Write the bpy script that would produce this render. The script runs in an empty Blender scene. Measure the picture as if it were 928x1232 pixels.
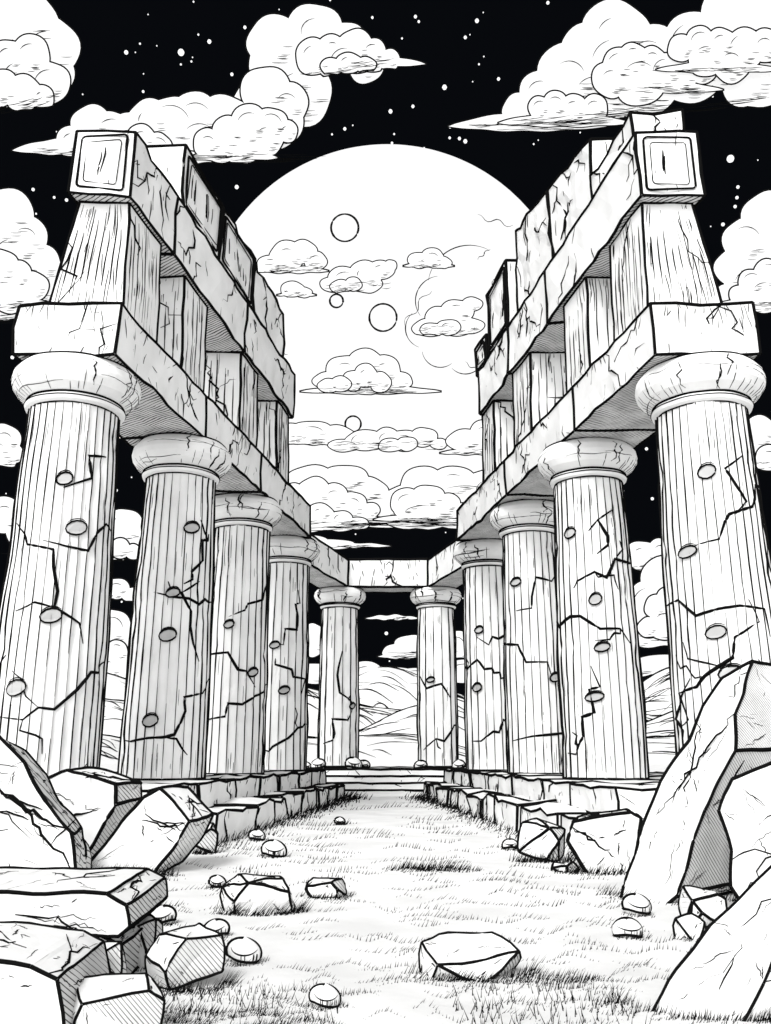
import bpy, bmesh, math, random
from mathutils import Vector, noise, Matrix

EYE = Vector((0, 0, 1.1))
F = 1080.0
PITCH = math.atan(0.27)
sc = bpy.context.scene

# ------------------------------------------------------------------ materials
def new_mat(name):
    m = bpy.data.materials.new(name); m.use_nodes = True
    nt = m.node_tree
    return m, nt, nt.nodes['Principled BSDF']

def stone_mat(name, lo=0.76, hi=0.87, hatch=None, scale=1.3, tint=(1, 1, 0.995), hcol=0.03):
    m, nt, b = new_mat(name)
    N, L = nt.nodes, nt.links
    b.inputs['Roughness'].default_value = 0.95
    b.inputs['Specular IOR Level'].default_value = 0.1
    tc = N.new('ShaderNodeTexCoord')
    nz = N.new('ShaderNodeTexNoise'); nz.inputs['Scale'].default_value = scale; nz.inputs['Detail'].default_value = 5
    L.new(tc.outputs['Object'], nz.inputs['Vector'])
    cr = N.new('ShaderNodeValToRGB')
    cr.color_ramp.elements[0].position = 0.35; cr.color_ramp.elements[1].position = 0.62
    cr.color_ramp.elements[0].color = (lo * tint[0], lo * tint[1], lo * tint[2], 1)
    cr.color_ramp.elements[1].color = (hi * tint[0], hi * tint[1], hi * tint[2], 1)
    L.new(nz.outputs['Fac'], cr.inputs['Fac'])
    col = cr.outputs['Color']
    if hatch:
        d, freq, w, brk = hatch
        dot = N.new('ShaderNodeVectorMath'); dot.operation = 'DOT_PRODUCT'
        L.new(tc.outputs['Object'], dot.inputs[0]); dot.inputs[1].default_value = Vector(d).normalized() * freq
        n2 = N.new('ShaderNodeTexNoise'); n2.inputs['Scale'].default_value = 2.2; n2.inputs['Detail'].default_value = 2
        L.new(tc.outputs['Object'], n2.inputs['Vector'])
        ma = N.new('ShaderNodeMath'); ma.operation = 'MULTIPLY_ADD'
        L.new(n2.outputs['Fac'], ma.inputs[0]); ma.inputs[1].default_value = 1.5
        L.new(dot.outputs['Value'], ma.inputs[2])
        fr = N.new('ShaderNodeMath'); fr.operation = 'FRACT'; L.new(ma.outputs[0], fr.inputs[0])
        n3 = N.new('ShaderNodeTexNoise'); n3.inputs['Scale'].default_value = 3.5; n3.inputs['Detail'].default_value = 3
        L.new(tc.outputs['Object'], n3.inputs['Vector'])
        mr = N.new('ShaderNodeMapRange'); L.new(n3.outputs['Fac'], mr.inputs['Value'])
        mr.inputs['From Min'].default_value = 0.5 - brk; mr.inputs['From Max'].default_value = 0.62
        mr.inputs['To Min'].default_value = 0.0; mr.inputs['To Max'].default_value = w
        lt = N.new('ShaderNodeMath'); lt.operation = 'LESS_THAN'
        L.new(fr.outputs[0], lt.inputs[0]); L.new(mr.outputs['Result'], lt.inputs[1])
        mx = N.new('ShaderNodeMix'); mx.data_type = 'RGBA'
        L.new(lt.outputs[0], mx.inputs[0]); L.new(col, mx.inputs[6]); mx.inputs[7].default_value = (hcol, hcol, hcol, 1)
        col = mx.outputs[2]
    L.new(col, b.inputs['Base Color'])
    bp = N.new('ShaderNodeBump'); bp.inputs['Strength'].default_value = 0.15; bp.inputs['Distance'].default_value = 0.03
    n4 = N.new('ShaderNodeTexNoise'); n4.inputs['Scale'].default_value = 9; n4.inputs['Detail'].default_value = 6
    L.new(tc.outputs['Object'], n4.inputs['Vector']); L.new(n4.outputs['Fac'], bp.inputs['Height'])
    L.new(bp.outputs['Normal'], b.inputs['Normal'])
    return m

def flat_emit(name, color, s, base=0.0):
    m, nt, b = new_mat(name)
    b.inputs['Base Color'].default_value = (base, base, base, 1)
    b.inputs['Roughness'].default_value = 1; b.inputs['Specular IOR Level'].default_value = 0
    b.inputs['Emission Color'].default_value = (*color, 1)
    b.inputs['Emission Strength'].default_value = s
    m.cycles.emission_sampling = 'NONE'
    return m

STONE = stone_mat('weathered_white_stone')
HATCH = stone_mat('shade_hatched_stone', 0.66, 0.8, hatch=((0.25, 1, 0.5), 15, 0.42, 0.3))  # darker tone and pen hatching paint shade on outer and back faces
UNDER = stone_mat('soffit_shade_hatch', 0.55, 0.7, hatch=((0.8, 1, 0.2), 16, 0.42, 0.4))  # shade under the beams painted in as dense hatching on darker stone
_rm = {}
def rock_hatch(D, dark):
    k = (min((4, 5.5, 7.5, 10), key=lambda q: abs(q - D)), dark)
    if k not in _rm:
        if dark: _rm[k] = stone_mat('boulder_shade_hatch', 0.6, 0.74, hatch=((0.75, 0.3, 0.75), 300 / k[0], 0.26, 0.35), hcol=.07)  # darker tone and hatch lines paint the shaded right sides of rocks
        else: _rm[k] = stone_mat('boulder_faint_hatch', 0.72, 0.82, hatch=((0.3, 0.2, 0.9), 240 / k[0], 0.15, 0.08), hcol=.1)  # fainter pen hatching for some side faces, picked at random
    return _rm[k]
CHIP = stone_mat('chip_shade_stone', 0.38, 0.5)  # grey fill paints the shade inside the column chips
INK = flat_emit('ink_crevice_and_shading', (0, 0, 0), 0, 0.006)
CLOUD = flat_emit('cloud_white', (1, 1, 1), 0.84, 0.25)  # own emission keeps the clouds white and nearly unshaded
MOONM = flat_emit('moon_white', (1, 1, 1), 1.05)
STARM = flat_emit('star_white', (1, 1, 1), 1.3)
SKYM = flat_emit('night_sky', (0.30, 0.36, 0.5), 0.008)

# ------------------------------------------------------------------ mesh builder
def V(*a): return Vector(a)

class MB:
    def __init__(s, mats): s.v = []; s.f = []; s.m = []; s.mats = mats
    def mi(s, mat):
        if mat not in s.mats: s.mats.append(mat)
        return s.mats.index(mat)
    def poly(s, pts, mat):
        o = len(s.v); s.v += [tuple(p) for p in pts]
        s.f.append(tuple(range(o, o + len(pts)))); s.m.append(s.mi(mat))
    def grid(s, fn, nu, nv, mat, wrap=False):
        o = len(s.v)
        for j in range(nv + 1):
            for i in range(nu + 1): s.v.append(tuple(fn(i / nu, j / nv)))
        k = s.mi(mat)
        for j in range(nv):
            for i in range(nu):
                a = o + j * (nu + 1) + i
                s.f.append((a, a + 1, a + nu + 2, a + nu + 1)); s.m.append(k)
    def tube(s, pts, radii, mat=None, sides=4):
        mat = mat or INK
        n = len(pts)
        if n < 2: return
        o = len(s.v); k = s.mi(mat)
        for i, p in enumerate(pts):
            t = (pts[min(i + 1, n - 1)] - pts[max(i - 1, 0)])
            if t.length < 1e-9: t = V(0, 0, 1)
            t.normalize()
            ref = V(0, 0, 1) if abs(t.z) < 0.9 else V(1, 0, 0)
            a = t.cross(ref).normalized(); b = t.cross(a)
            for q in range(sides):
                an = 2 * math.pi * q / sides
                s.v.append(tuple(p + (a * math.cos(an) + b * math.sin(an)) * radii[i]))
        for i in range(n - 1):
            for q in range(sides):
                q2 = (q + 1) % sides
                s.f.append((o + i * sides + q, o + i * sides + q2, o + (i + 1) * sides + q2, o + (i + 1) * sides + q)); s.m.append(k)
    def ink(s, pts, px, taper=False, sides=4, rng=None):
        n = len(pts); rr = []
        for i, p in enumerate(pts):
            w = px * 0.5 / 897.0 * (p - EYE).length
            w *= 1 + 0.28 * noise.noise(p * 2.3)
            if taper: w *= 0.25 + 0.75 * math.sin(math.pi * min(1, (i + 0.35) / (n - 0.3)))
            rr.append(w)
        s.tube(pts, rr, INK, sides)
    def build(s, name, smooth=False):
        lo = [min(p[i] for p in s.v) for i in range(3)]; hi = [max(p[i] for p in s.v) for i in range(3)]
        c = [(lo[0] + hi[0]) / 2, (lo[1] + hi[1]) / 2, lo[2]]
        me = bpy.data.meshes.new(name)
        me.from_pydata([(p[0] - c[0], p[1] - c[1], p[2] - c[2]) for p in s.v], [], s.f)
        for m in s.mats: me.materials.append(m)
        me.polygons.foreach_set('material_index', s.m)
        if smooth: me.polygons.foreach_set('use_smooth', [True] * len(s.f))
        me.update()
        ob = bpy.data.objects.new(name, me); ob.location = c
        sc.collection.objects.link(ob)
        return ob

def crack_walks(rng, A, B, start, head, length, step, depth=0):
    out = []; p = list(start); pts = [tuple(p)]; trav = 0
    h = head; sg = 1
    while trav < length:
        st = step * rng.uniform(0.4, 1.5)
        sg = -sg if rng.random() < .75 else sg
        h2 = h + sg * rng.uniform(0.15, 0.95)
        h += rng.uniform(-.15, .15)
        p = [p[0] + math.cos(h2) * st, p[1] + math.sin(h2) * st]
        if not (0 < p[0] < A and 0 < p[1] < B):
            p = [min(max(p[0], 0), A), min(max(p[1], 0), B)]; pts.append(tuple(p)); break
        pts.append(tuple(p)); trav += st
        if depth < 1 and rng.random() < 0.15:
            out += crack_walks(rng, A, B, p, h + rng.choice([-1, 1]) * rng.uniform(0.8, 1.4), length * 0.22, step * 0.7, depth + 1)
    out.append((pts, depth))
    return out

# ------------------------------------------------------------------ blocks
def block(mb, c, rng, amp=0.025, px=2.5, mats=None, dashes=None, cracks=None, panel=(), res=0.3):
    """c[i][j][k]: i 0 inner/1 outer, j 0 near/1 far, k 0 bottom/1 top"""
    mats = mats or {}
    C = [[[Vector(c[i][j][k]) for k in (0, 1)] for j in (0, 1)] for i in (0, 1)]
    def pos(u, v, w):
        a = (C[0][0][0] * (1 - u) + C[1][0][0] * u) * (1 - v) + (C[0][1][0] * (1 - u) + C[1][1][0] * u) * v
        b = (C[0][0][1] * (1 - u) + C[1][0][1] * u) * (1 - v) + (C[0][1][1] * (1 - u) + C[1][1][1] * u) * v
        p = a * (1 - w) + b * w
        return p + noise.noise_vector(p * 1.7) * amp + noise.noise_vector(p * 4.0) * amp * 0.6
    fs = {'front': lambda s, t: pos(s, 0, t), 'back': lambda s, t: pos(s, 1, t), 'in': lambda s, t: pos(0, s, t),
          'out': lambda s, t: pos(1, s, t), 'bot': lambda s, t: pos(s, t, 0), 'top': lambda s, t: pos(s, t, 1)}
    for k, fn in fs.items():
        A = (fn(1, .5) - fn(0, .5)).length; B = (fn(.5, 1) - fn(.5, 0)).length
        nu = max(2, int(A / res)); nv = max(2, int(B / res))
        mb.grid(fn, nu, nv, mats.get(k, STONE))
        nd = (dashes or {}).get(k, 0)
        for _ in range(int(nd)):
            s0 = rng.uniform(0.04, 0.96); t0 = rng.uniform(0.02, 0.9); ln = rng.uniform(0.08, 0.4)
            if rng.random() < 0.6: t0 = rng.choice([0.01, 1 - ln - .01])
            t1 = min(0.98, t0 + ln)
            dx = rng.uniform(-0.01, 0.01)
            mb.ink([fn(s0 + dx * i, t0 + (t1 - t0) * i / 4) for i in range(5)], rng.uniform(0.6, 1.1), True, 3)
        for _ in range((cracks or {}).get(k, 0)):
            st = rng.choice([(rng.uniform(0, A), 0), (rng.uniform(0, A), B), (rng.uniform(.2, .8) * A, rng.uniform(.3, .7) * B)])
            hd = math.pi / 2 if st[1] == 0 else (-math.pi / 2 if st[1] == B else rng.uniform(0, 6.28))
            for pts, d in crack_walks(rng, A, B, st, hd + rng.uniform(-.7, .7), rng.uniform(0.6, 1.8), 0.18):
                mb.ink([fn(a / A, b / B) for a, b in pts], 2.3 if d == 0 else 1.4, True, 3)
        if k in panel:
            ia = min(0.16 / A, .2); ib = min(0.16 / B, .22)
            for shr, wpx in ((1.0, 2.4), (1.55, 1.1)):   # carved sunk panel: outer lip and inner edge
                pts = []
                for cx, cy, a0 in ((1 - ia * shr, 1 - ib * shr, 0), (ia * shr, 1 - ib * shr, 90), (ia * shr, ib * shr, 180), (1 - ia * shr, ib * shr, 270)):
                    for q in range(4):
                        an = math.radians(a0 + q * 30)
                        pts.append(fn(cx + math.cos(an) * ia * .35, cy + math.sin(an) * ib * .35))
                pts.append(pts[0])
                dense = []
                for p, q2 in zip(pts[:-1], pts[1:]):
                    if (q2 - p).length > .3:
                        pass
                    dense.append(p)
                dense.append(pts[-1])
                out = V(0, -.012, 0) if k == 'front' else V(-.02 if C[0][0][0].x > 0 else .02, -.004, 0)
                mb.ink([p + out for p in dense], wpx, False, 4)
            for _ in range(int(A * 5)):
                s0 = rng.uniform(ia * 2.2, 1 - ia * 2.2); t0 = rng.uniform(.28, .4); t1 = rng.uniform(.5, .78)
                mb.ink([fn(s0, t0 + (t1 - t0) * i / 3) for i in range(4)], 2.0, True, 3)
    ed = []
    for a in (0, 1):
        for b in (0, 1):
            ed += [lambda t, a=a, b=b: pos(t, a, b), lambda t, a=a, b=b: pos(a, t, b), lambda t, a=a, b=b: pos(a, b, t)]
    for e in ed:
        ln = (e(1) - e(0)).length; n = max(2, int(ln / res))
        mb.ink([e(i / n) for i in range(n + 1)], px)

def XI(D): return 3.78 - 0.168 * (D - 11.57)

def row_corners(side, D0, D1, z0, z1, w, off0=0.0, w_top=None, z0b=None, z1b=None, xf=XI):
    z0b = z0 if z0b is None else z0b; z1b = z1 if z1b is None else z1b
    wt = w if w_top is None else w_top
    def P(i, D, z, top):
        x = xf(D) + off0 + (i * (wt if top else w)) + (0.04 if top and w_top is not None else 0)
        return (side * x, D + (0.0), z)
    return [[[P(i, D, (z0 if D == D0 else z0b), 0), P(i, D, (z1 if D == D0 else z1b), 1)] for D in (D0, D1)] for i in (0, 1)]

Z_B, Z_T = 0.70, 6.50
L0, L1 = 6.503, 7.30
U0, U1 = 9.06, 10.17

# ------------------------------------------------------------------ columns
def column(x, y, rb, rt, nfl, seed, wt=1.15):
    rng = random.Random(seed); mb = MB([STONE])
    zn = Z_T - 0.66
    dist = math.hypot(x, y); face = math.atan2(-y, -x)   # side turned to the court entrance
    def R(th, z):
        t = (z - Z_B) / (zn - Z_B)
        r = rb + (rt - rb) * t + 0.02 * math.sin(math.pi * t)
        q = V(math.cos(th) * 1.3, math.sin(th) * 1.3, z * 0.9 + seed)
        return r - 0.012 * abs(math.sin(th * nfl / 2)) + 0.03 * noise.noise(q) + 0.035 * min(0, noise.noise(q * 3.1) + 0.25) * 2
    def P(th, z, o=0.0):
        r = R(th, z) + o
        return V(x + math.cos(th) * r, y + math.sin(th) * r, z)
    mb.grid(lambda u, v: P(u * 2 * math.pi, Z_B + (zn - Z_B) * v), nfl * 3, 30, STONE)
    # raised dark arrises between the flutes: sharp radial fillets, full height
    kink = mb.mi(INK); NZ = 36; fin = 1.7 / 897 * dist
    for i in range(nfl):
        th = 2 * math.pi * i / nfl; o = len(mb.v)
        for k in range(NZ + 1):
            z = Z_B + (zn - Z_B) * k / NZ; h = fin * (.85 + .6 * noise.noise(V(i * 3.1, z * 1.3, seed)))
            mb.v.append(tuple(P(th, z, -.004))); mb.v.append(tuple(P(th, z, h)))
        for k in range(NZ):
            a = o + 2 * k; mb.f.append((a, a + 1, a + 3, a + 2)); mb.m.append(kink)
    for i in range(nfl):
        th = 2 * math.pi * i / nfl
        z = Z_B + rng.uniform(0, .3)
        while z < zn:
            ln = rng.uniform(0.4, 2.0); z2 = min(zn, z + ln); n = max(3, int((z2 - z) / 0.2))
            mb.ink([P(th + 0.008 * noise.noise(V(i, z + (z2 - z) * k / n, seed)), z + (z2 - z) * k / n, 0.002) for k in range(n + 1)], wt * rng.uniform(.75, 1.15), True, 3)
            z = z2 + (rng.uniform(0.05, 0.7) if rng.random() < 0.55 else 0.0)
    for _ in range(int(nfl * 3)):
        th = rng.uniform(0, 2 * math.pi); z = rng.uniform(Z_B, zn - .5)
        if rng.random() < 0.5: z = rng.choice([Z_B + rng.uniform(0, .2), zn - rng.uniform(.4, .9)])
        ln = rng.uniform(0.15, 0.5)
        mb.ink([P(th, z + ln * k / 3, 0.0) for k in range(4)], wt * 0.6, True, 3)
    Cc = 2 * math.pi * rt
    nfront = 5 if dist < 14 else (4 if dist < 17 else (3 if dist < 26 else 2))
    cs = 1.0 if dist < 17 else (1.15 if dist < 26 else 1.5)
    for q in range(nfront + 3):
        if q < nfront:
            th0 = face + (-.95, .75, -.45, .85, -.8)[q] + rng.uniform(-.2, .2)
            zz = (zn - Z_B) * ((.12, .38, .62, .84, .3)[q] + rng.uniform(-.05, .05))
            hd = (.75, 2.3, .5, -2.2, -1.2)[q] + rng.uniform(-.4, .4); ln = rng.uniform(1.4, 2.5) if q < 3 else rng.uniform(.8, 1.4)
            if dist > 26: ln *= .7
        else:
            th0 = face + math.pi + rng.uniform(-1.1, 1.1); zz = rng.uniform(.3, zn - Z_B - .3); hd = rng.uniform(0, 6.28); ln = rng.uniform(.7, 1.1)
        st = ((th0 % (2 * math.pi)) * rt, zz)
        for pts, d in crack_walks(rng, Cc, zn - Z_B, st, hd, ln, 0.26 * cs):
            if d > 0 and dist > 18 and rng.random() < .6: continue
            fine = []
            for a, b in zip(pts[:-1], pts[1:]):
                for k in range(3): fine.append((a[0] + (b[0] - a[0]) * k / 3, a[1] + (b[1] - a[1]) * k / 3))
            fine.append(pts[-1])
            w0 = 3.3 if dist < 18 else 2.6
            mb.ink([P(a / rt, Z_B + b, 0.006) for a, b in fine], w0 if d == 0 else w0 * .62, True, 4)
    nchip = 4 if dist < 17 else (2 if dist < 26 else 1)
    for q in range(nchip + 2):
        th0 = face + rng.uniform(-.7, .7) if q < nchip else face + math.pi + rng.uniform(-1, 1)
        z0 = Z_B + .7 + (zn - Z_B - 1.4) * ((q % nchip) + rng.uniform(.15, .85)) / nchip; a = rng.uniform(.09, .13); b = rng.uniform(.07, .1)
        ring = [P(th0 + math.cos(t) * a / rt, z0 + math.sin(t) * b + .02 * math.cos(t), fin * 1.3) for t in [k * math.pi / 6 for k in range(12)]]
        mb.poly(ring, CHIP); mb.ink(ring + [ring[0]], 2.2, False, 3)
        mb.ink([r + V(0, -.01, .026) for r in ring[1:6]], 1.4, True, 3)
    prof = [(0.0, 0), (.07, .03), (.09, .08), (.05, .13), (.10, .17), (.2, .24), (.27, .34), (.29, .43), (.27, .54), (.21, .62), (.17, .657), (-.3, .658)]
    def CP(th, k):
        i = min(int(k), len(prof) - 2); f = k - i
        r = rt + prof[i][0] * (1 - f) + prof[i + 1][0] * f; zz = zn + prof[i][1] * (1 - f) + prof[i + 1][1] * f
        r += 0.02 * noise.noise(V(math.cos(th) * 2, math.sin(th) * 2, zz + seed))
        return V(x + math.cos(th) * r, y + math.sin(th) * r, zz)
    mb.grid(lambda u, v: CP(u * 2 * math.pi, v * (len(prof) - 1)), 48, (len(prof) - 1) * 2, STONE)
    for k, px in ((0, 1.8), (2, 1.2), (3.2, 2.6), (10, 2.6)):
        mb.ink([CP(2 * math.pi * q / 48, k) + V(0, 0, 0) for q in range(49)], px)
    for q in range(8):
        a0 = rng.uniform(0, 6.28); ln = rng.uniform(.5, 1.8); k = rng.uniform(4.2, 8)
        mb.ink([CP(a0 + ln * j / 8, k + .15 * math.sin(j)) for j in range(9)], 1.0, True, 3)
    for q in range(int(nfl * 1.5)):  # short ink strokes draw shading low on the capital
        th = 2 * math.pi * (q + rng.uniform(-.3, .3)) / (nfl * 1.5)
        if rng.random() < .6 and math.cos(th - face) > .6: continue
        k0 = rng.uniform(3.3, 3.9); k1 = k0 + rng.uniform(.8, 3.4)
        mb.ink([CP(th, k0 + (k1 - k0) * j / 5) for j in range(6)], 0.9, True, 3)
    for q in range(4):
        th = face + rng.uniform(-1.1, 1.1); k0 = rng.uniform(3.4, 6)
        mb.ink([CP(th + .06 * rng.uniform(-1, 1), k0 + j * .6) for j in range(7)], 2.0, True, 3)
    mb.ink([P(2 * math.pi * q / 40, Z_B + .01, 0.005) for q in range(41)], 2.8)
    return mb.build('doric_column')

cols = [(-4.52, 12.25, .73, .62, 34), (-3.70, 15.5, .70, .60, 28), (-3.17, 19.2, .66, .59, 24), (-2.60, 23.0, .63, .58, 20), (-1.54, 30.2, .63, .59, 14),
        (4.60, 12.25, .73, .62, 34), (3.70, 15.7, .70, .60, 28), (3.24, 19.7, .66, .59, 24), (2.68, 23.4, .63, .58, 20), (1.71, 30.2, .63, .59, 14)]
for i, (x, y, rb, rt, n) in enumerate(cols): column(x, y, rb, rt, n, 13 + i * 7)

# ------------------------------------------------------------------ lower architraves
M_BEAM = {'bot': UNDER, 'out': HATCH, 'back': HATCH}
for side, ends in ((-1, (11.57, 15.0, 18.3, 22.4)), (1, (11.57, 14.6, 18.6, 22.8))):
    rng = random.Random(5 + side); mb = MB([STONE])
    for a, b in zip(ends[:-1], ends[1:]):
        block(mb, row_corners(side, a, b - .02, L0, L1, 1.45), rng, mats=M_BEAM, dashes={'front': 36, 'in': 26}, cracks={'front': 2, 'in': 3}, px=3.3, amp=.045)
    mb.build('stone_architrave')
def plan_block(mb, a, b, th, z0, z1, rng, **kw):
    a = Vector(a); b = Vector(b)
    d = (b - a).normalized(); n = Vector((-d.y, d.x)) * th
    c = [[[(a.x, a.y, z0), (a.x, a.y, z1)], [(a.x + n.x, a.y + n.y, z0), (a.x + n.x, a.y + n.y, z1)]],
         [[(b.x, b.y, z0), (b.x, b.y, z1)], [(b.x + n.x, b.y + n.y, z0), (b.x + n.x, b.y + n.y, z1)]]]
    block(mb, c, rng, **kw)
mb = MB([STONE]); rng = random.Random(77)
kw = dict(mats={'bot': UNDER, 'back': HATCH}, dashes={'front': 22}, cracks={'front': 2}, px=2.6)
plan_block(mb, (-2.9, 23.4), (-1.27, 29.55), 1.0, L0, L1 + .12, rng, **kw)
plan_block(mb, (-1.25, 29.6), (1.42, 29.6), 1.0, L0, L1 + .15, rng, **kw)
plan_block(mb, (1.44, 29.55), (2.9, 23.8), 1.0, L0, L1 + .12, rng, **kw)
mb.build('stone_architrave')

# ------------------------------------------------------------------ upper pillars
for side in (-1, 1):
    for j, (a, dp, w, wt) in enumerate(((11.75, 1.15, 1.08, .74), (13.9, 1.05, .82, .78), (16.9, 1.1, .8, .76), (19.5, 0.95, .8, .74))):
        rng = random.Random(40 + j + side * 9); mb = MB([STONE])
        n = 20 if j == 0 else 11
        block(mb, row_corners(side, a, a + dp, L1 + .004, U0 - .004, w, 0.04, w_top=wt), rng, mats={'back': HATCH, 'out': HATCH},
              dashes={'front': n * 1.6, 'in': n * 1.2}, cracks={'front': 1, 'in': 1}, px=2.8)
        cc = row_corners(side, a, a + dp, L1, U0, w, 0.04, w_top=wt)
        for face, (p0, p1) in (('front', ((0, 0), (1, 0))), ('in', ((0, 0), (0, 1)))):
            k = int((9 if j == 0 else 5))
            for q in range(1, k):
                s = q / k + rng.uniform(-.03, .03)
                A = Vector(cc[p0[0]][p0[1]][0]).lerp(Vector(cc[p1[0]][p1[1]][0]), s)
                B = Vector(cc[p0[0]][p0[1]][1]).lerp(Vector(cc[p1[0]][p1[1]][1]), s)
                t0 = rng.uniform(0, .15); t1 = rng.uniform(.7, 1)
                mb.ink([A.lerp(B, t0 + (t1 - t0) * i / 6) + noise.noise_vector(A.lerp(B, i / 6) * 1.7) * .02 for i in range(7)], 1.5, True, 4)
        mb.build('stone_pillar')

# ------------------------------------------------------------------ upper beams & crowning blocks
for side, ends in ((-1, (11.57, 13.2, 16.9, 20.6)), (1, (11.57, 15.6, 18.0, 20.4))):
    rng = random.Random(15 + side); mb = MB([STONE])
    for q, (a, b) in enumerate(zip(ends[:-1], ends[1:])):
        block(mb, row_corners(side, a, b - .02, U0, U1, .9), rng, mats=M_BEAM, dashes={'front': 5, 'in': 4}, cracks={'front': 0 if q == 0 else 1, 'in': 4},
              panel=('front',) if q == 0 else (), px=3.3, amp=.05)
    mb.build('stone_entablature')
crown = [(-1, 13.5, 15.3, U1 + .01, 11.35, 11.4, .8, 'in'), (-1, 15.34, 17.3, U1 + .01, 11.35, 11.45, .8, 'in'), (-1, 17.35, 19.6, U1 + .01, 11.4, 11.3, .8, ''),
         (1, 11.75, 13.3, U1 + .05, 10.66, 10.62, .78, ''), (1, 13.35, 15.2, U1 + .02, 11.4, 11.7, .75, ''), (1, 15.25, 17.4, U1 + .01, 11.7, 12.2, .75, ''),
         (1, 18.1, 19.5, U1 + .01, 11.9, 11.8, .7, 'in'), (1, 19.9, 20.7, U1 + .01, 10.95, 10.9, .6, 'in')]
for q, (s, a, b, z0, z1, z1b, w, pn) in enumerate(crown):
    rng = random.Random(60 + q); mb = MB([STONE])
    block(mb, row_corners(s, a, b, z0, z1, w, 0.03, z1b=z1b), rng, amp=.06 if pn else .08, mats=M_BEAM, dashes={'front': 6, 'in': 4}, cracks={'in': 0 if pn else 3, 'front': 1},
          panel=(pn,) if pn else (), px=3.2)
    mb.build('stone_block')

# ------------------------------------------------------------------ stepped plinths
for side in (-1, 1):
    rng = random.Random(90 + side); mb = MB([STONE])
    x1 = lambda D: 2.30 - (D - 11) * .092
    x2 = lambda D: 2.85 - (D - 11) * .088
    D = 10.9
    while D < 24.3:
        ln = rng.uniform(1.1, 2.2)
        block(mb, row_corners(side, D, min(24.4, D + ln) - .03, -.15, .37 + rng.uniform(-.03, .03), 4.4, rng.uniform(-.09, .06), xf=x1), rng,
              mats={}, dashes={'in': 9, 'front': 14, 'top': 3}, cracks={'in': 1, 'top': 1, 'front': 1}, px=2.6, amp=.07)
        D += ln
    D = 11.3
    while D < 24.6:
        ln = rng.uniform(1.4, 2.4)
        block(mb, row_corners(side, D, min(25.2, D + ln) - .03, .36, Z_B, 4.0, rng.uniform(-.05, .05), xf=x2), rng,
              mats={}, dashes={'in': 9, 'front': 14, 'top': 3}, cracks={'in': 1, 'top': 1}, px=2.6, amp=.05)
        D += ln
    mb.build('stone_plinth')
mb = MB([STONE]); rng = random.Random(3)
for q, (a, z) in enumerate(((25.4, .16), (26.4, .32), (27.4, .48), (28.6, .66))):
    block(mb, [[[(-3.2 if i == 0 else 3.2, d, -.1), (-3.2 if i == 0 else 3.2, d, z)] for d in (a, 32.5 - q * .1)] for i in (0, 1)], rng, amp=.02,
          dashes={'front': 20}, px=2.2)
mb.build('stone_steps')

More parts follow.
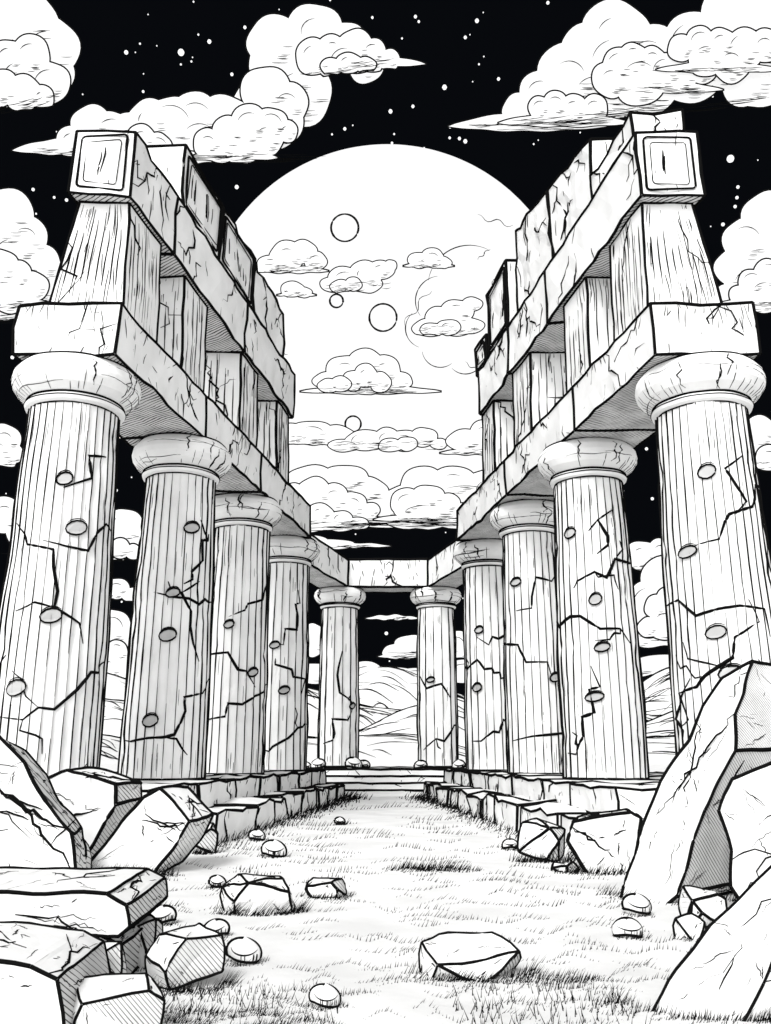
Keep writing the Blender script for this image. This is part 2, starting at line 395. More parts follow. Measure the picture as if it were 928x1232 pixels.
# ------------------------------------------------------------------ rocks
ROCK_FEET = []
R = random.Random
def finish_rock(name, bm, rng, px, lines, bulge, amp, ink_deg, foot=None, cracks=0):
    """bm: coarse polyhedron. Tessellate, soften and roughen it, then crease its real edges."""
    bm.normal_update()
    co = [v.co.copy() for v in bm.verts]
    lo = V(*[min(p[i] for p in co) for i in range(3)]); hi = V(*[max(p[i] for p in co) for i in range(3)])
    c = (lo + hi) / 2; half = (hi - lo) / 2; S = max(half)
    def warp(p):
        d = p - c
        rho = math.sqrt(sum((d[i] / max(half[i], 1e-6)) ** 2 for i in range(3)))
        k = 1 / (1 + bulge * max(0, rho - .85))
        q = c + d * k
        return q + noise.noise_vector(q * (1.6 / S)) * amp * S + noise.noise_vector(q * (4.5 / S)) * amp * .45 * S
    mb = MB([STONE]); dist = (c - EYE).length
    for f in bm.faces:
        n = f.normal; mat = STONE
        if n.x > 0.4 and n.z < .75: mat = rock_hatch(dist, True)
        elif n.z < 0.3 and n.y > -.8 and rng.random() < .3: mat = rock_hatch(dist, False)
        vs = [v.co.copy() for v in f.verts]; cc = f.calc_center_median(); m = len(vs)
        size = max((v - cc).length for v in vs)
        K = max(3, min(8, int(size / .09)))
        for i in range(m):
            A, B = vs[i], vs[(i + 1) % m]
            def T(a, b): return warp(cc + (A - cc) * a + (B - cc) * b)
            for a in range(K):
                for b in range(K - a):
                    p0, p1, p2 = T(a / K, b / K), T((a + 1) / K, b / K), T(a / K, (b + 1) / K)
                    mb.poly([p0, p1, p2], mat)
                    if a + b < K - 1: mb.poly([p1, T((a + 1) / K, (b + 1) / K), p2], mat)
        ax = (vs[0] - cc).normalized(); ay = n.cross(ax)
        nl = lines if mat is STONE else max(1, lines // 3)
        for _ in range(nl):
            i = rng.randrange(m); a = vs[i]; b = vs[(i + 1 + rng.randrange(max(1, m - 1))) % m]
            if (a - b).length < 1e-3: continue
            p = cc.lerp(a, rng.uniform(.3, .95)); q = cc.lerp(b, rng.uniform(.1, .5)); q = p.lerp(q, rng.uniform(.2, .6))
            ln = (q - p).length; kk = 8
            mb.ink([warp(p.lerp(q, j / kk) + (ax * rng.uniform(-1, 1) + ay * rng.uniform(-1, 1)) * ln * .05) for j in range(kk + 1)], rng.choice([.8, .9, 1.1, 1.5]), True, 3)
        if mat is STONE and size > .3 and cracks:
            for _ in range(cracks):   # bold wandering fractures from the rim inwards
                i = rng.randrange(m); a = vs[i].lerp(vs[(i + 1) % m], rng.random()); tgt = cc.lerp(vs[(i + m // 2) % m], rng.uniform(.1, .6))
                kk = max(7, int((tgt - a).length / .07)); pts = []
                for j in range(kk + 1):
                    o = (ax * rng.uniform(-1, 1) + ay * rng.uniform(-1, 1)) * .035 if 0 < j else ax * 0
                    pts.append(warp(a.lerp(tgt, j / kk) + o))
                w0 = rng.choice([2.0, 2.8]); mb.ink(pts, w0, True, 4)
                if rng.random() < .6:
                    j = rng.randrange(2, kk - 1); d = (ax * rng.uniform(-1, 1) + ay * rng.uniform(-1, 1)).normalized()
                    base = a.lerp(tgt, j / kk)
                    mb.ink([pts[j]] + [warp(base + d * .06 * t + ax * rng.uniform(-.015, .015)) for t in range(1, 5)], 1.8, True, 3)
    for e in bm.edges:
        if len(e.link_faces) == 2 and e.calc_face_angle(0) < math.radians(ink_deg): continue
        a, b = e.verts[0].co, e.verts[1].co
        n = max(3, int((b - a).length / .06))
        mb.ink([warp(a.lerp(b, i / n)) for i in range(n + 1)], px)
    bm.free()
    ROCK_FEET.append(foot or (c.x, c.y, half.x, half.y))
    return mb.build(name)

def rock(name, x, y, w, d, h, seed, rot=0.0, tilt=0.0, px=2.6, npts=16, lines=3, bulge=.3, amp=.06):
    rng = R(seed); pts = []
    for q in range(npts):
        zz = 1 - 2 * (q + .5) / npts; a = q * 2.399963 + rng.uniform(-.4, .4); r = math.sqrt(1 - zz * zz)
        p = [math.cos(a) * r, math.sin(a) * r, zz]
        p = [math.copysign(abs(t) ** .55, t) * rng.uniform(.82, 1.05) for t in p]
        pts.append(V(p[0] * w / 2, p[1] * d / 2, max(-.35, p[2]) * h * .62))
    M = Matrix.Rotation(rot, 3, 'Z') @ Matrix.Rotation(tilt, 3, 'Y')
    pts = [M @ p for p in pts]; zm = min(p.z for p in pts)
    bm = bmesh.new()
    for p in pts: bm.verts.new(p + V(x, y, -zm - .03))
    bmesh.ops.convex_hull(bm, input=bm.verts)
    for v in [v for v in bm.verts if not v.link_faces]: bm.verts.remove(v)
    bmesh.ops.dissolve_limit(bm, angle_limit=math.radians(30), verts=bm.verts, edges=bm.edges)
    return finish_rock(name, bm, rng, px, lines, bulge, amp, 30)

def prism(name, front, off, seed, shrink=.85, px=3.4, lines=9, amp=.035, cracks=2):
    """slab-like boulder: profile polygon (x,y,z) facing the court, extruded backwards"""
    rng = R(seed); bm = bmesh.new(); fr = [V(*p) for p in front]
    c = sum(fr, V(0, 0, 0)) / len(fr); off = V(*off)
    bk = [c + (p - c) * shrink + off for p in fr]
    a = [bm.verts.new(p) for p in fr]; b = [bm.verts.new(p) for p in bk]
    bm.faces.new(a); bm.faces.new(b[::-1]); n = len(a)
    for i in range(n): bm.faces.new((a[(i + 1) % n], a[i], b[i], b[(i + 1) % n]))
    bmesh.ops.recalc_face_normals(bm, faces=bm.faces)
    xs = [p.x for p in fr]; ys = [p.y for p in fr]
    return finish_rock(name, bm, rng, px, lines, .05, amp, 22, ((min(xs) + max(xs)) / 2, (min(ys) + max(ys)) / 2 + .1, (max(xs) - min(xs)) / 2, .3), cracks)

rock('rock', -.92, 7.1, .62, .42, .36, 1, .2, lines=5)
rock('rock', -.49, 7.9, .38, .3, .22, 2, -.1, npts=12)
rock('rock', .42, 5.15, .62, .42, .28, 9, .1, lines=6)
rock('rock', 2.15, 6.6, .34, .28, .34, 4, .4)
rock('rock', 1.90, 6.1, .22, .2, .2, 5, .7, npts=12)
rock('rock', -1.0, 4.95, .42, .32, .30, 6, .5, -.25)
rock('rock', -1.30, 5.35, .2, .3, .38, 7, .1)
rock('rock', -2.12, 11.0, .44, .4, .46, 8, .4)
rock('rock', 1.68, 10.4, .6, .45, .5, 12, -.35, .25)
rock('rock', 1.74, 9.35, .28, .25, .14, 14, .35, npts=12)
rock('boulder', -2.9, 8.75, .45, .5, .5, 19, .2)
rock('rock', -1.12, 4.12, .5, .4, .3, 35, .5)
rock('rock', -1.34, 4.66, .28, .25, .34, 36, .2, npts=12)

def pebble(x, y, w, h, seed, z=0):
    rng = R(seed); mb = MB([STONE]); ph = rng.uniform(0, 6)
    def P(th, e):
        r = 1 + .09 * math.sin(2 * th + ph) + .06 * math.sin(3 * th + ph * 2)
        ce = math.cos(e)
        return V(x + math.cos(th) * ce * r * w / 2, y + math.sin(th) * ce * r * w * .40, z + h * .40 + math.sin(e) * h * .55 * (1 + .12 * math.sin(th * 2 + ph)) + .08 * h * ce * math.cos(th + ph))
    mb.grid(lambda u, v: P(2 * math.pi * u, math.pi * (v - .5)), 24, 14, STONE)
    mb.ink([P(2 * math.pi * i / 28, -.45) for i in range(29)], 2.6)
    mb.ink([P(0, -.45 + (math.pi + .9) * i / 24) for i in range(25)], 2.4)
    mb.ink([P(-2.6 + 2.1 * i / 12, .35 - .35 * math.sin(i / 12 * math.pi)) for i in range(13)], 1.3, True)
    for q in range(12):
        th = rng.uniform(-2.0, .2); mb.ink([P(th, -.4 + .16 * j) for j in range(4)], .9, True, 3)
    ROCK_FEET.append((x, y, w / 2, w * .36)); return mb.build('pebble', True)
for q, (x, y, w) in enumerate(((-1.24, 10.6, .27), (-1.50, 6.55, .17), (-1.06, 6.1, .15), (-.78, 5.4, .19), (-.275, 4.5, .14), (1.80, 6.95, .2), (1.5, 6.05, .17), (-.75, 15.5, .16), (-1.45, 8.3, .14), (1.5, 11.5, .16), (-1.7, 12.6, .2))):
    pebble(x, y, w, w * .68, 30 + q)
for q, (x, y, w) in enumerate(((-1.0, 29.3, .5), (-.7, 29.5, .35), (-2.1, 29.2, .45), (-2.5, 29.3, .3), (2.3, 29.2, .4), (1.1, 29.3, .35))):
    pebble(x, y, w, w * .7, 50 + q, .66)

prism('boulder', [(1.82, 7.7, -.05), (2.09, 7.8, .49), (2.33, 7.9, .88), (2.62, 8.0, 1.22), (2.78, 8.1, 1.51), (3.03, 8.2, 1.78), (3.32, 8.2, 1.92), (2.98, 7.85, 1.42), (2.90, 7.7, 1.12), (2.56, 7.55, .67), (2.22, 7.45, .02), (2.1, 7.45, -.06)], (.85, .55, .03), 22, .95, lines=26, amp=.03, cracks=5)
prism('boulder', [(2.38, 6.75, .72), (2.53, 6.8, .93), (2.84, 6.85, 1.06), (3.3, 6.85, 1.12), (3.6, 6.8, .4), (3.5, 6.6, -.06), (2.5, 6.6, -.06), (2.36, 6.65, .2), (2.42, 6.7, .45)], (.25, .6, .02), 23, .9, lines=16, cracks=3)
prism('boulder', [(1.10, 4.35, -.06), (1.27, 4.45, .12), (1.52, 4.55, .33), (1.88, 4.65, .58), (2.25, 4.7, .82), (2.2, 4.45, .58), (1.78, 4.35, .37), (1.6, 4.25, .15), (1.46, 4.2, -.05)], (.75, .25, -.18), 24, 1.0, lines=18, amp=.025, cracks=3)
prism('boulder', [(-4.9, 7.6, -.05), (-4.7, 7.8, 1.7), (-3.8, 8.0, 1.52), (-3.36, 8.0, 1.27), (-3.09, 8.0, 1.03), (-2.89, 8.0, .72), (-2.64, 7.95, .48), (-2.53, 7.9, .18), (-2.5, 7.85, -.06)], (-.1, .9, -.1), 21, .9, lines=30, amp=.03, cracks=4)
prism('stone_block', [(-2.88, 9.2, .05), (-2.40, 9.3, .70), (-2.24, 9.3, .77), (-1.90, 9.2, .47), (-1.99, 9.15, .27), (-2.22, 9.1, -.04), (-2.75, 9.1, -.06)], (.18, .55, .06), 17, .9, lines=12)
prism('boulder', [(-3.62, 9.9, .84), (-3.41, 10, .95), (-2.87, 9.95, .79), (-2.83, 9.85, .6), (-3.0, 9.8, .22), (-3.13, 9.75, -.05), (-3.5, 9.75, -.05), (-3.58, 9.8, .4)], (.2, .5, .05), 16, .9, lines=14)
prism('stone_block', [(1.78, 9.3, .28), (1.84, 9.35, .46), (2.44, 9.4, .55), (2.52, 9.35, .5), (2.40, 9.25, .02), (2.3, 9.2, -.05), (1.95, 9.2, -.05)], (.12, .5, .03), 15, .9, lines=12, cracks=1)

def stone_blk(x0, x1, y0, y1, z0, z1, seed, sh=0, dz=0, name='stone_block'):
    c = .05; m = (x0 + x1) / 2
    fr = [(x0, y0, z0), (x0, y0, z1), (m, y0 - .02, z1 + .01), (x1 - c * 2 + sh, y0, z1 + dz), (x1 + sh, y0 + .02, z1 - c + dz), (x1, y0 + .03, z0 + c), (x1 - c, y0 + .03, z0)]
    prism(name, fr, (0, y1 - y0, .02), seed, .99, lines=9, amp=.025, px=3.3, cracks=1)
stone_blk(-2.7, -1.24, 4.75, 5.55, .24, .44, 31, -.02)
stone_blk(-2.6, -1.30, 4.82, 5.5, -.05, .236, 32)
stone_blk(-2.2, -1.22, 3.85, 4.5, -.05, .33, 33, -.06, -.03)

# ------------------------------------------------------------------ ground
def gz(x, y): return 0.035 * noise.noise(V(x * .6, y * .6, 0))
def spaced(hi, near, fine, g=1.25):
    a = []; x = 0; s = fine
    while x < hi:
        a.append(x); x += s
        if x > near: s *= g
    a.append(hi); return a
xs = spaced(1450, 8, .35); xs = [-t for t in xs[:0:-1]] + xs
ys = spaced(1450, 30, .35); ys = [-t for t in ys[:0:-1] if t < 60] + ys
mb = MB([])
GROUND = stone_mat('pale_dusty_ground', .74, .87, scale=1.4)
k = mb.mi(GROUND)
for y in ys:
    for x in xs: mb.v.append((x, y, gz(x, y)))
nx = len(xs)
for j in range(len(ys) - 1):
    for i in range(nx - 1):
        a = j * nx + i; mb.f.append((a, a + 1, a + nx + 1, a + nx)); mb.m.append(k)
mb.build('ground', True)

rng = R(500); mb = MB([INK])
def blade(x, y, h, w, lean):
    z = gz(x, y) - .004
    mb.poly([V(x - w, y, z), V(x + w, y, z), V(x + lean, y, z + h)], INK)
def tuft_row(x, y, half, hs=1.0, dens=1.0, wv=1.0, wd=1.0):
    n = max(4, int(half * 2 / (0.0032 * y) * dens)); ph = rng.uniform(0, 6); am = rng.uniform(.006, .02) * y * wv; sl = rng.uniform(.2, 1.2)
    for i in range(n):
        t = (i + rng.uniform(-.4, .4)) / n * 2 - 1
        px = x + t * half; py = y + math.sin(t * 3.2 + ph) * am + rng.uniform(-1, 1) * .003 * y
        h = (.0030 + .0042 * rng.random()) * y * hs * (1.15 - t * t)
        blade(px, py, h, .00058 * y * wd, sl * h * rng.uniform(.6, 1.2))
def blocked(x, y):
    if y > 10.7 and abs(x) > 2.25 - (y - 11) * .092: return True
    for cx, cy, a, b in ROCK_FEET:
        if abs(x - cx) < a * .8 and abs(y - cy) < b * .8: return True
    return False
# rows of cropped grass, spread evenly with bare dust between
T = .043
while T < .285:
    y0 = 1.1 / T; W = min(.46 * y0, 3.6); x = -W + rng.uniform(0, .1) * y0
    while x < W:
        hw = rng.uniform(.014, .045) * y0
        y = y0 * (1 + rng.uniform(-.03, .03))
        if not blocked(x, y) and y < 25 and rng.random() < .85: tuft_row(x + hw, y, hw, rng.uniform(.75, 1.15), rng.uniform(.8, 1.15))
        x += 2 * hw + rng.uniform(.008, .05) * y0
    T += .0056
for x, y, hw in ((.55, 9.3, .4), (.3, 9.25, .3), (-.9, 4.35, .4), (-.5, 4.3, .3), (.9, 5.0, .3)):
    for q in range(5): tuft_row(x + rng.uniform(-.1, .1), y + rng.uniform(-.15, .15), hw * rng.uniform(.5, 1), 1.6, 1.3)
for cx, cy, a, b in ROCK_FEET:
    if cy > 25: continue
    for q in range(3):
        tuft_row(cx + rng.uniform(-.1, .1) * a, cy - b * rng.uniform(.95, 1.15), a * rng.uniform(.8, 1.15), 1.9 if a > .2 else 1.1, 1.1, .5)
    for q in range(int(14 * (1 if a > .15 else .35))):
        an = rng.uniform(math.pi, 2 * math.pi); tuft_row(cx + math.cos(an) * a * 1.1, cy + math.sin(an) * b * 1.1, .12 * a + .03, 2.4 if a > .2 else 1.1, 1.2, .5)
for side in (-1, 1):
    D = 11
    while D < 25:
        x = side * (2.24 - (D - 11) * .092)
        tuft_row(x - side * .06, D, .012 * D, 1.7, 1.2); tuft_row(x - side * rng.uniform(.1, .4), D, .014 * D, 1, .7); D += .3
for _ in range(420):
    x = rng.choice([rng.uniform(-1.3, -.2), rng.uniform(.3, 1.1)]); y = rng.uniform(4.1, 4.8)
    if blocked(x, y): continue
    h = rng.uniform(.03, .08); blade(x, y, h, .0026, rng.uniform(-.5, .5) * h)
mb.build('grass')

# ------------------------------------------------------------------ hills
def hill(D, fn, depth, seed, nlines):
    mb = MB([STONE]); rng = R(seed)
    def P(u, v):
        x = (u - .5) * 1.9 * D
        zc = fn(x)
        s = math.sin(v * math.pi / 2)
        return V(x, D - depth * (1 - v), -1.0 + (zc + 1) * s + 0.15 * noise.noise(V(x * .05, v * 3, seed)) * zc * (1 - v) * v)
    mb.grid(P, 160, 8, STONE)
    def P2(u, v):
        x = (u - .5) * 1.9 * D; return V(x, D + depth * v, fn(x) * (1 - v) - v)
    mb.grid(P2, 160, 3, STONE)
    mb.ink([P(i / 300, 1) for i in range(301)], 2.6)
    for _ in range(nlines):
        u = rng.uniform(.2, .8); v = rng.uniform(.3, .95); du = rng.uniform(.008, .03); dv = rng.uniform(-.2, .08)
        mb.ink([P(u + du * i / 8, min(.98, max(.02, v + dv * i / 8 + .03 * math.sin(i * .5)))) + V(0, -.3, .05) for i in range(9)], rng.uniform(.6, 1.6), True, 3)
    return mb.build('hill', True)
hill(340, lambda x: 23 + 7 * math.sin(x / 17 + 1.2) + 3 * math.sin(x / 9 + 2), 90, 1, 240)
hill(260, lambda x: 14.5 + 4 * math.sin(x / 11 + 3.4) + 1.5 * math.sin(x / 6), 60, 2, 240)
hill(200, lambda x: 7.5 + 3 * math.sin(x / 9 + .4) + 1 * math.sin(x / 5), 50, 4, 180)
hill(150, lambda x: 2.8 + 1.6 * math.sin(x / 8 + 2.1) + .6 * math.sin(x / 4), 50, 3, 130)

# ------------------------------------------------------------------ sky
SR = V(1, 0, 0); SU = V(0, -math.sin(PITCH), math.cos(PITCH)); SF = V(0, math.cos(PITCH), math.sin(PITCH))
def chart(a, b, L):
    """point of the sky chart (a to the east, b downwards) at range L"""
    return EYE + (SR * ((a - 464) / F) + SU * ((616 - b) / F) + SF) * L

mb = MB([SKYM])
def dome(u, v):
    az = math.radians(-82 + 164 * u); el = math.radians(-6 + 72 * v)
    return V(math.sin(az) * math.cos(el), math.cos(az) * math.cos(el), math.sin(el)) * 1500
mb.grid(dome, 60, 30, SKYM); mb.build('sky', True)

mc = chart(466, 413, 760)
mb = MB([MOONM]); mr = 225 / F * 760 * .985
def sph(u, v):
    a = 2 * math.pi * u; b = math.pi * (v - .5)
    return mc + V(math.cos(a) * math.cos(b), math.sin(a) * math.cos(b), math.sin(b)) * mr
mb.grid(sph, 128, 64, MOONM)
def on_moon(a, b):
    d = (chart(a, b, 1) - EYE).normalized()
    oc = EYE - mc; bb = d.dot(oc); disc = bb * bb - (oc.length_squared - mr * mr)
    return None if disc < 0 else EYE + d * (-bb - math.sqrt(disc) - .3)
for a, b, r in ((415, 274, 16.5), (405, 362, 8), (461, 382, 16.5), (425, 510, 9.5), (531, 639, 7)):
    pts = [on_moon(a + math.cos(2 * math.pi * q / 32) * r, b + math.sin(2 * math.pi * q / 32) * r) for q in range(33)]
    if all(pts): mb.ink(pts, 2.0)
rng = R(12)
for a, b, ln, dr in ((575, 258, 50, .25), (590, 300, 22, 2.4), (520, 350, 60, 2.2), (560, 435, 30, .5), (600, 330, 40, 1.9), (330, 420, 20, .3)):
    pts = []; x, y = a, b
    for q in range(14):
        p = on_moon(x, y)
        if p: pts.append(p)
        dd = dr + math.sin(q * .9) * .7; x += math.cos(dd) * ln / 13; y += math.sin(dd) * ln / 13
    mb.ink(pts, 1.0, True)
# broad scalloped mare outline on the right limb
for cx, cy, r, t0, t1 in ((565, 345, 50, 3.3, 5.2), (530, 362, 30, 2.5, 4.6), (512, 395, 24, 1.9, 4.0), (530, 420, 22, .9, 3.0), (560, 428, 22, .5, 2.4)):
    pts = [on_moon(cx + math.cos(t0 + (t1 - t0) * q / 16) * r, cy + math.sin(t0 + (t1 - t0) * q / 16) * r) for q in range(17)]
    mb.ink([p for p in pts if p], 1.2, True)
mb.build('moon', True)

mb = MB([STARM]); rng = R(8)
def star(a, b, r):
    c = chart(a, b, 1000); k = r / F * 1000; n = 8
    rings = [[c + V(math.cos(2 * math.pi * i / n) * math.cos(e), math.sin(2 * math.pi * i / n) * math.cos(e), math.sin(e)) * k for i in range(n)] for e in (-1.57, -.8, 0, .8, 1.57)]
    for A, B in zip(rings[:-1], rings[1:]):
        for i in range(n): mb.poly([A[i], A[(i + 1) % n], B[(i + 1) % n], B[i]], STARM)
for _ in range(560):
    star(rng.uniform(-250, 1180), rng.uniform(-120, 830), rng.choice([.8, .9, 1.1, 1.2, 1.6, 2.0]))
for a, b, r in ((218, 63, 4), (252, 50, 2.5), (879, 191, 4.5), (535, 105, 3), (574, 25, 2.5), (470, 134, 2.5), (152, 63, 2.5), (415, 155, 2), (500, 20, 2), (560, 45, 2), (497, 128, 2), (46, 267, 2.5), (40, 228, 2), (888, 225, 2), (835, 120, 3), (560, 170, 2.5), (285, 225, 2.5), (600, 95, 2), (870, 270, 2.2), (145, 525, 2.5), (15, 430, 2.2), (760, 560, 2.5), (785, 600, 2), (465, 762, 2.2), (900, 470, 2), (140, 590, 2), (778, 540, 2)):
    star(a, b, r)
mb.build('stars')

def cloud(layers, base=None, L=450, px=2.0, seed=0, hatch=14, curls=1.2):
    """layers: list of puff groups, back to front; each group is one merged billow.
    puff = (a,b,ra[,rb]); wisp = ('w',a,b,len,thick)"""
    rng = R(seed); mb = MB([CLOUD, INK]); depth = L
    def bl(a):
        if not base: return 1e9
        t = (a - base[0]) / (base[2] - base[0]); return base[1] + (base[3] - base[1]) * t
    for layer in layers:
        puffs = [(l if len(l) == 4 else (*l, l[2])) for l in layer if l[0] != 'w']
        for a, b, ra, rb in puffs:
            ph = rng.uniform(0, 6); n = 40
            def out(g, off, dp):
                pts = []
                for q in range(n):
                    t = 2 * math.pi * q / n
                    w = 1 + .04 * math.sin(3 * t + ph) + .02 * math.sin(5 * t + ph * 2)
                    aa = a + math.cos(t) * (ra * w * g + off); bb = b + math.sin(t) * (rb * w * g + off)
                    lim = bl(aa) + (off if off > 0 else 0) + 1.5 * math.sin(aa * .15 + ph)
                    pts.append(chart(aa, min(bb, lim), dp))
                return pts
            mb.poly(out(1, px, depth), INK)
            o1 = out(1, 0, depth - .6); o2 = out(.7, 0, depth - 1.2)
            for i in range(n):
                j = (i + 1) % n; mb.poly([o1[i], o1[j], o2[j], o2[i]], CLOUD)
            mb.poly(o2, CLOUD)
            if ra > 12 and rng.random() < .55 * curls:
                t0 = rng.uniform(2.9, 4.4); k = rng.uniform(.45, .7); m = rng.randint(7, 15)
                mb.ink([chart(a + math.cos(t0 + i * .14) * ra * k, min(b + math.sin(t0 + i * .14) * rb * k, bl(a) - 2), depth - 1.7) for i in range(m)], 1.0, True, 3)
            if ra > 9:
                for h in range(int(ra / 4)):
                    t0 = rng.uniform(.2, 1.3); k = rng.uniform(.7, .95); y0 = b + math.sin(t0) * rb * k; x0 = a + math.cos(t0) * ra * k
                    if y0 < bl(x0) - 3: mb.ink([chart(x0 - ra * .12 * i, min(y0 + .4 * math.sin(i), bl(x0)), depth - 1.6) for i in range(4)], .7, True, 3)
        for _, a, b, ln, th in [l for l in layer if l[0] == 'w']:
            for g, m, dd in ((1, INK, 0), (0, CLOUD, -.7)):
                up = []; dn = []
                for i in range(25):
                    t = i / 24; s = math.sin(math.pi * t) ** .8
                    w = .9 * math.sin(t * 19 + a)
                    A = a + ln * t + (g * 1.8 * (t * 2 - 1))
                    up.append(chart(A, b - s * th + w * s - g * 1.4, depth + dd)); dn.append(chart(A, b + s * th * .35 + g * 1.4 + .8 * math.sin(t * 23) * s, depth + dd))
                mb.poly(up + dn[::-1], m)
            for h in range(int(ln / 9)):
                t = rng.uniform(.12, .7); l2 = rng.uniform(.08, .2) * ln; bb = b + rng.uniform(-.35, .3) * th * math.sin(math.pi * t)
                mb.ink([chart(a + ln * t + l2 * i / 5, bb + .5 * math.sin(i), depth - 1.3) for i in range(6)], .75, True, 3)
        depth -= 2.2
    if base:
        for _ in range(int(hatch * 1.8)):  # thin ink strokes draw the shading along the cloud underside
            t = rng.uniform(.04, .9); a = base[0] + (base[2] - base[0]) * t; ln = rng.uniform(.05, .17) * abs(base[2] - base[0])
            off = rng.uniform(1, 12)
            if a + ln > max(base[0], base[2]) - 3: continue
            P_ = [p for L_ in layers for p in L_ if p[0] != 'w']
            if not (any(abs(a - p[0]) < p[2] * .8 for p in P_) and any(abs(a + ln - p[0]) < p[2] * .8 for p in P_)): continue
            mb.ink([chart(a + ln * i / 6, bl(a + ln * i / 6) - off + math.sin(i * .6) * .8, depth) for i in range(7)], .75, True, 3)
    return mb.build('cloud')

cloud([[(25, 28, 44), (55, 58, 40), (10, 85, 45), (62, 90, 28), (5, 60, 35), (30, 70, 45)], [(10, 70, 22), (36, 66, 24), (20, 90, 30), (58, 100, 26)], [(0, 105, 22), (28, 112, 22), (50, 118, 15)]], (-60, 150, 100, 118), 470, seed=1)
cloud([[(330, 50, 32), (378, 38, 34), (415, 52, 26), (345, 80, 45), (360, 112, 40), (440, 78, 22), (320, 130, 42)],
       [(270, 150, 36), (235, 143, 32), (205, 150, 34), (180, 145, 26), (300, 160, 30), (335, 148, 30), (320, 110, 30), (345, 125, 26), (110, 150, 24), (135, 162, 28), (155, 160, 24), (85, 170, 18), ('w', 15, 181, 130, 14), (240, 170, 40), (190, 172, 30), (150, 175, 24)],
       [(150, 172, 14), (170, 168, 18), (190, 176, 16), ('w', 110, 185, 130, 10)], [(250, 172, 17), (275, 160, 20), (300, 150, 24), (326, 150, 20), (345, 158, 13), (265, 178, 18), (290, 172, 26), (320, 165, 22), ('w', 225, 190, 110, 10)]], (10, 192, 400, 198), 460, seed=2, hatch=26)
cloud([[(378, 68, 22), (400, 62, 20), (428, 55, 20), (448, 62, 16), (468, 72, 13), (415, 75, 30), (440, 76, 20), ('w', 370, 77, 142, 11)], [(400, 80, 14, 10), (420, 76, 16, 12), (440, 78, 12, 9)]], (350, 93, 500, 80), 440, seed=3)
cloud([[(740, 42, 42), (712, 65, 38), (685, 92, 40), (780, 70, 42), (650, 112, 26), (835, 55, 40), (885, 20, 42), (925, 40, 45), (900, 95, 34), (925, 95, 40), (830, 85, 40), (770, 100, 44), (715, 115, 42), (670, 130, 26), (625, 132, 20), (870, 75, 30), ('w', 540, 152, 190, 16), (740, 75, 40)],
       [(745, 78, 20), (762, 70, 18), (785, 72, 16), (800, 85, 22), (735, 95, 22), (770, 95, 32), (820, 90, 20), (845, 85, 16), ('w', 720, 108, 150, 10)],
       [(820, 58, 16), (843, 50, 18), (868, 52, 18), (895, 58, 24), (920, 55, 20), (850, 70, 22), (880, 75, 24), ('w', 790, 84, 150, 10)],
       [(650, 130, 14), (668, 126, 16), (690, 132, 18), (715, 130, 16), ('w', 600, 148, 160, 12)]], (560, 160, 930, 126), 460, seed=4, hatch=30)
cloud([[(5, 262, 36), (30, 288, 28), (48, 320, 26), (15, 310, 36), (35, 345, 34), (5, 350, 36), (58, 362, 16)], [(0, 322, 22), (22, 330, 16), (40, 345, 18), (10, 350, 26), ('w', -30, 368, 100, 9)]], (-60, 392, 110, 384), 430, seed=5)
cloud([[(925, 262, 32), (898, 290, 28), (930, 305, 40), (882, 322, 22), (905, 345, 34), (875, 356, 14)], [(905, 340, 16), (925, 330, 18), (890, 355, 12), (920, 355, 22), ('w', 860, 366, 110, 8)]], (850, 376, 1000, 380), 430, seed=6)
cloud([[(5, 530, 20), (-5, 545, 26), (18, 546, 11)]], (-40, 560, 60, 560), 430, seed=7, hatch=6)
cloud([[(915, 520, 20), (905, 540, 17), (930, 545, 22)], [(925, 552, 16)]], (880, 566, 990, 562), 430, seed=8, hatch=6)
cloud([[(150, 634, 22), (135, 655, 24), (165, 655, 14), (5, 620, 22), (30, 640, 22)], [(145, 660, 12), (160, 664, 9)]], (-60, 676, 200, 674), 430, seed=9)
cloud([[(140, 708, 16, 12), (165, 716, 18, 9), (120, 715, 18, 9)]], (80, 724, 200, 724), 430, seed=10, hatch=6)
cloud([[(135, 755, 22), (145, 790, 30), (125, 800, 32), (165, 810, 20), (60, 790, 40), (200, 800, 30)], [(140, 785, 14), (155, 800, 16), (130, 805, 18)]], None, 430, seed=11)
cloud([[(772, 668, 20, 17), (795, 664, 16), (745, 672, 18, 12)]], (700, 690, 840, 688), 430, seed=12)
cloud([[(800, 700, 30), (780, 725, 26), (812, 730, 40), (790, 755, 34), (825, 760, 36), (768, 765, 16), (880, 730, 40)], [(790, 730, 14), (806, 722, 16), (800, 750, 20), (780, 755, 12)]], (740, 778, 960, 776), 425, seed=13)
cloud([[(800, 800, 40, 12), (760, 805, 30, 10), (700, 800, 50, 16), (630, 790, 36, 20)]], None, 440, seed=14)
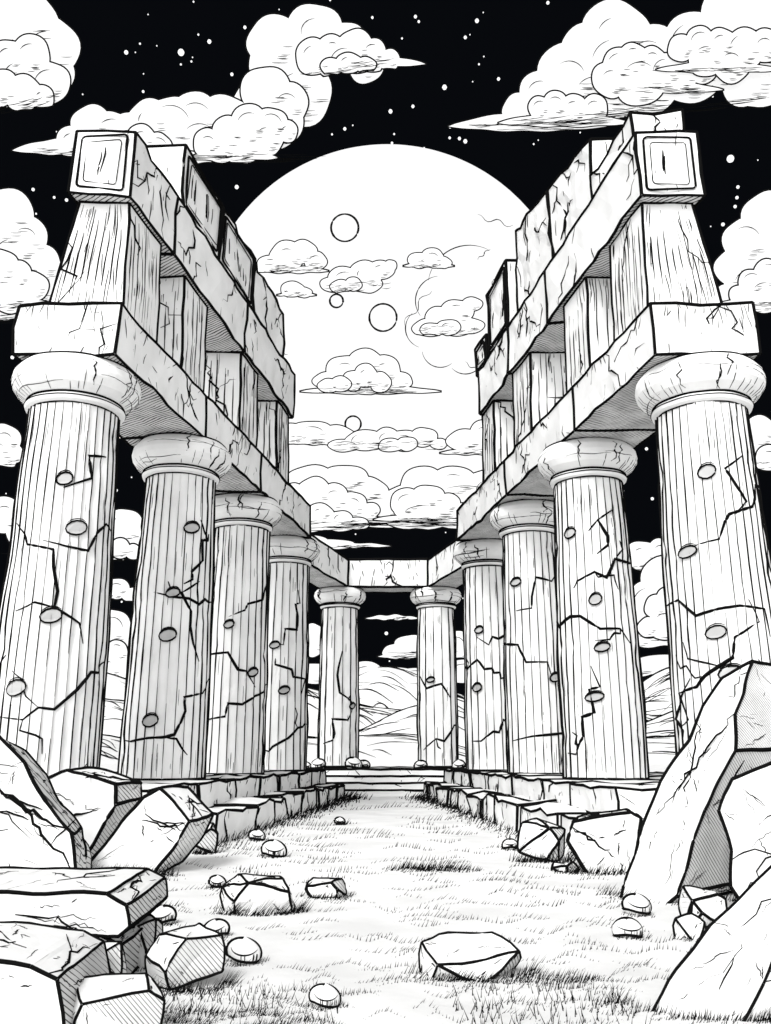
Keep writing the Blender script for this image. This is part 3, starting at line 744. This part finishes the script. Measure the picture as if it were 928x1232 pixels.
# clouds crossing the moon
cloud([[(345, 308, 20, 18), (365, 303, 16, 14), (380, 314, 13, 11), (325, 318, 16, 10), ('w', 305, 326, 90, 6)]], (300, 328, 400, 327), 420, 1.5, 15)
cloud([[(415, 335, 20, 14), (440, 330, 20, 16), (458, 325, 16, 11), (400, 342, 14, 9), (470, 320, 7), (440, 342, 20, 10)], [(410, 345, 12, 8), (425, 342, 10, 8)]], (380, 352, 480, 350), 420, 1.5, 16)
cloud([[(505, 313, 14, 9), (520, 310, 14, 11), (532, 316, 11, 7), ('w', 486, 320, 60, 4)]], (486, 325, 548, 323), 420, 1.4, 17, hatch=5)
cloud([[(352, 348, 14, 9), (366, 352, 9, 6), ('w', 334, 355, 46, 3)]], (334, 358, 380, 358), 420, 1.4, 18, hatch=5)
cloud([[(515, 395, 18, 11), (530, 383, 18, 14), (550, 375, 20, 14), (568, 366, 12, 8), (560, 392, 22, 10), (540, 395, 30, 10)], [(520, 397, 14, 8), (540, 394, 14, 9)]], (498, 403, 590, 402), 418, 1.5, 20)
cloud([[(440, 438, 22, 18), (415, 446, 22, 18), (462, 446, 20, 18), (480, 458, 16, 10), (395, 458, 18, 10), (440, 460, 40, 14), ('w', 362, 471, 168, 7)], [(425, 458, 12), (440, 452, 14), (458, 460, 12)], [(395, 464, 12, 8), (410, 462, 12, 9)]], (362, 474, 530, 472), 420, 1.5, 21)
cloud([[(375, 520, 26, 13), (405, 525, 22, 13), (350, 522, 20, 12), ('w', 350, 533, 80, 5)]], (330, 534, 440, 534), 424, 1.5, 29, hatch=6)
cloud([[(440, 530, 24, 12), (465, 528, 16, 13), (485, 530, 20, 12), (510, 526, 16, 11), (528, 534, 10, 6), (415, 536, 20, 7)], [(470, 536, 14, 8), (490, 534, 12, 8)]], (390, 542, 545, 541), 422, 1.5, 22)
cloud([[(560, 530, 22, 13), (582, 524, 18), (600, 530, 20), ('w', 530, 545, 90, 5)]], (532, 547, 620, 546), 420, 1.5, 23, hatch=6)
cloud([[(375, 580, 30, 20), (415, 576, 28, 16), (350, 596, 26), (440, 590, 26, 16), (400, 605, 60, 30), (460, 610, 50, 20), (510, 582, 28, 20), (545, 580, 30, 18), (590, 590, 34, 26), (560, 605, 60, 30), (500, 610, 50, 28)],
       [(355, 600, 18), (378, 594, 20), (402, 600, 18), (425, 608, 16), (445, 614, 12, 9), (390, 618, 50, 16), ('w', 350, 627, 130, 8)],
       [(490, 604, 20, 16), (515, 598, 20, 14), (538, 606, 16, 12), (560, 614, 14, 9), (515, 616, 40, 12), ('w', 450, 625, 150, 8)],
       [(360, 622, 16, 10), (385, 618, 16, 12), (410, 624, 14, 9), (430, 630, 14, 7), (390, 632, 40, 9)]], (320, 640, 640, 634), 415, 1.6, 24, hatch=34)
cloud([[(400, 655, 26, 6), (370, 652, 26, 8), (350, 655, 30, 10), ('w', 360, 657, 110, 4)]], (330, 661, 480, 660), 412, 1.4, 25, hatch=4)
cloud([[('w', 440, 744, 64, 4)]], None, 430, 1.3, 26)
cloud([[(495, 776, 20, 12), (480, 784, 20, 9), (515, 782, 20, 11), (550, 780, 16, 22), (378, 770, 14, 20), ('w', 455, 790, 100, 6)]], (340, 793, 600, 792), 430, 1.5, 27, hatch=10)
cloud([[(440, 808, 22, 12), (470, 812, 30, 10), (500, 812, 22, 8), (380, 810, 30, 12), (560, 808, 30, 14), (300, 805, 40, 20), (220, 800, 40, 20)]], None, 440, 1.5, 28)

# ------------------------------------------------------------------ light
w = bpy.data.worlds.new("World"); sc.world = w; w.use_nodes = True
nt = w.node_tree; bg = nt.nodes['Background']
sk = nt.nodes.new('ShaderNodeTexSky'); sk.sky_type = 'NISHITA'; sk.sun_disc = False
EL, AZ = math.radians(42), math.radians(200)
sk.sun_elevation = EL; sk.sun_rotation = AZ
bw = nt.nodes.new('ShaderNodeRGBToBW')
nt.links.new(sk.outputs[0], bw.inputs[0]); nt.links.new(bw.outputs[0], bg.inputs['Color'])
bg.inputs['Strength'].default_value = 0.35
sl = bpy.data.lights.new('sun', 'SUN'); sl.energy = 2.0; sl.angle = math.radians(16); sl.color = (1, .995, .985)
so = bpy.data.objects.new('sun', sl); sc.collection.objects.link(so)
dirv = V(math.sin(AZ) * math.cos(EL), math.cos(AZ) * math.cos(EL), math.sin(EL))
so.rotation_euler = dirv.to_track_quat('Z', 'Y').to_euler(); so.location = dirv * 50

cam = bpy.data.cameras.new('camera'); co = bpy.data.objects.new('camera', cam); sc.collection.objects.link(co)
co.location = EYE; co.rotation_euler = (math.pi / 2 + PITCH, 0, 0)
cam.sensor_fit = 'VERTICAL'; cam.sensor_height = 36; cam.sensor_width = 36; cam.lens = 36 * F / 1232
cam.clip_end = 4000; cam.clip_start = .05
sc.camera = co
sc.view_settings.view_transform = 'Standard'; sc.view_settings.look = 'None'; sc.view_settings.exposure = 0
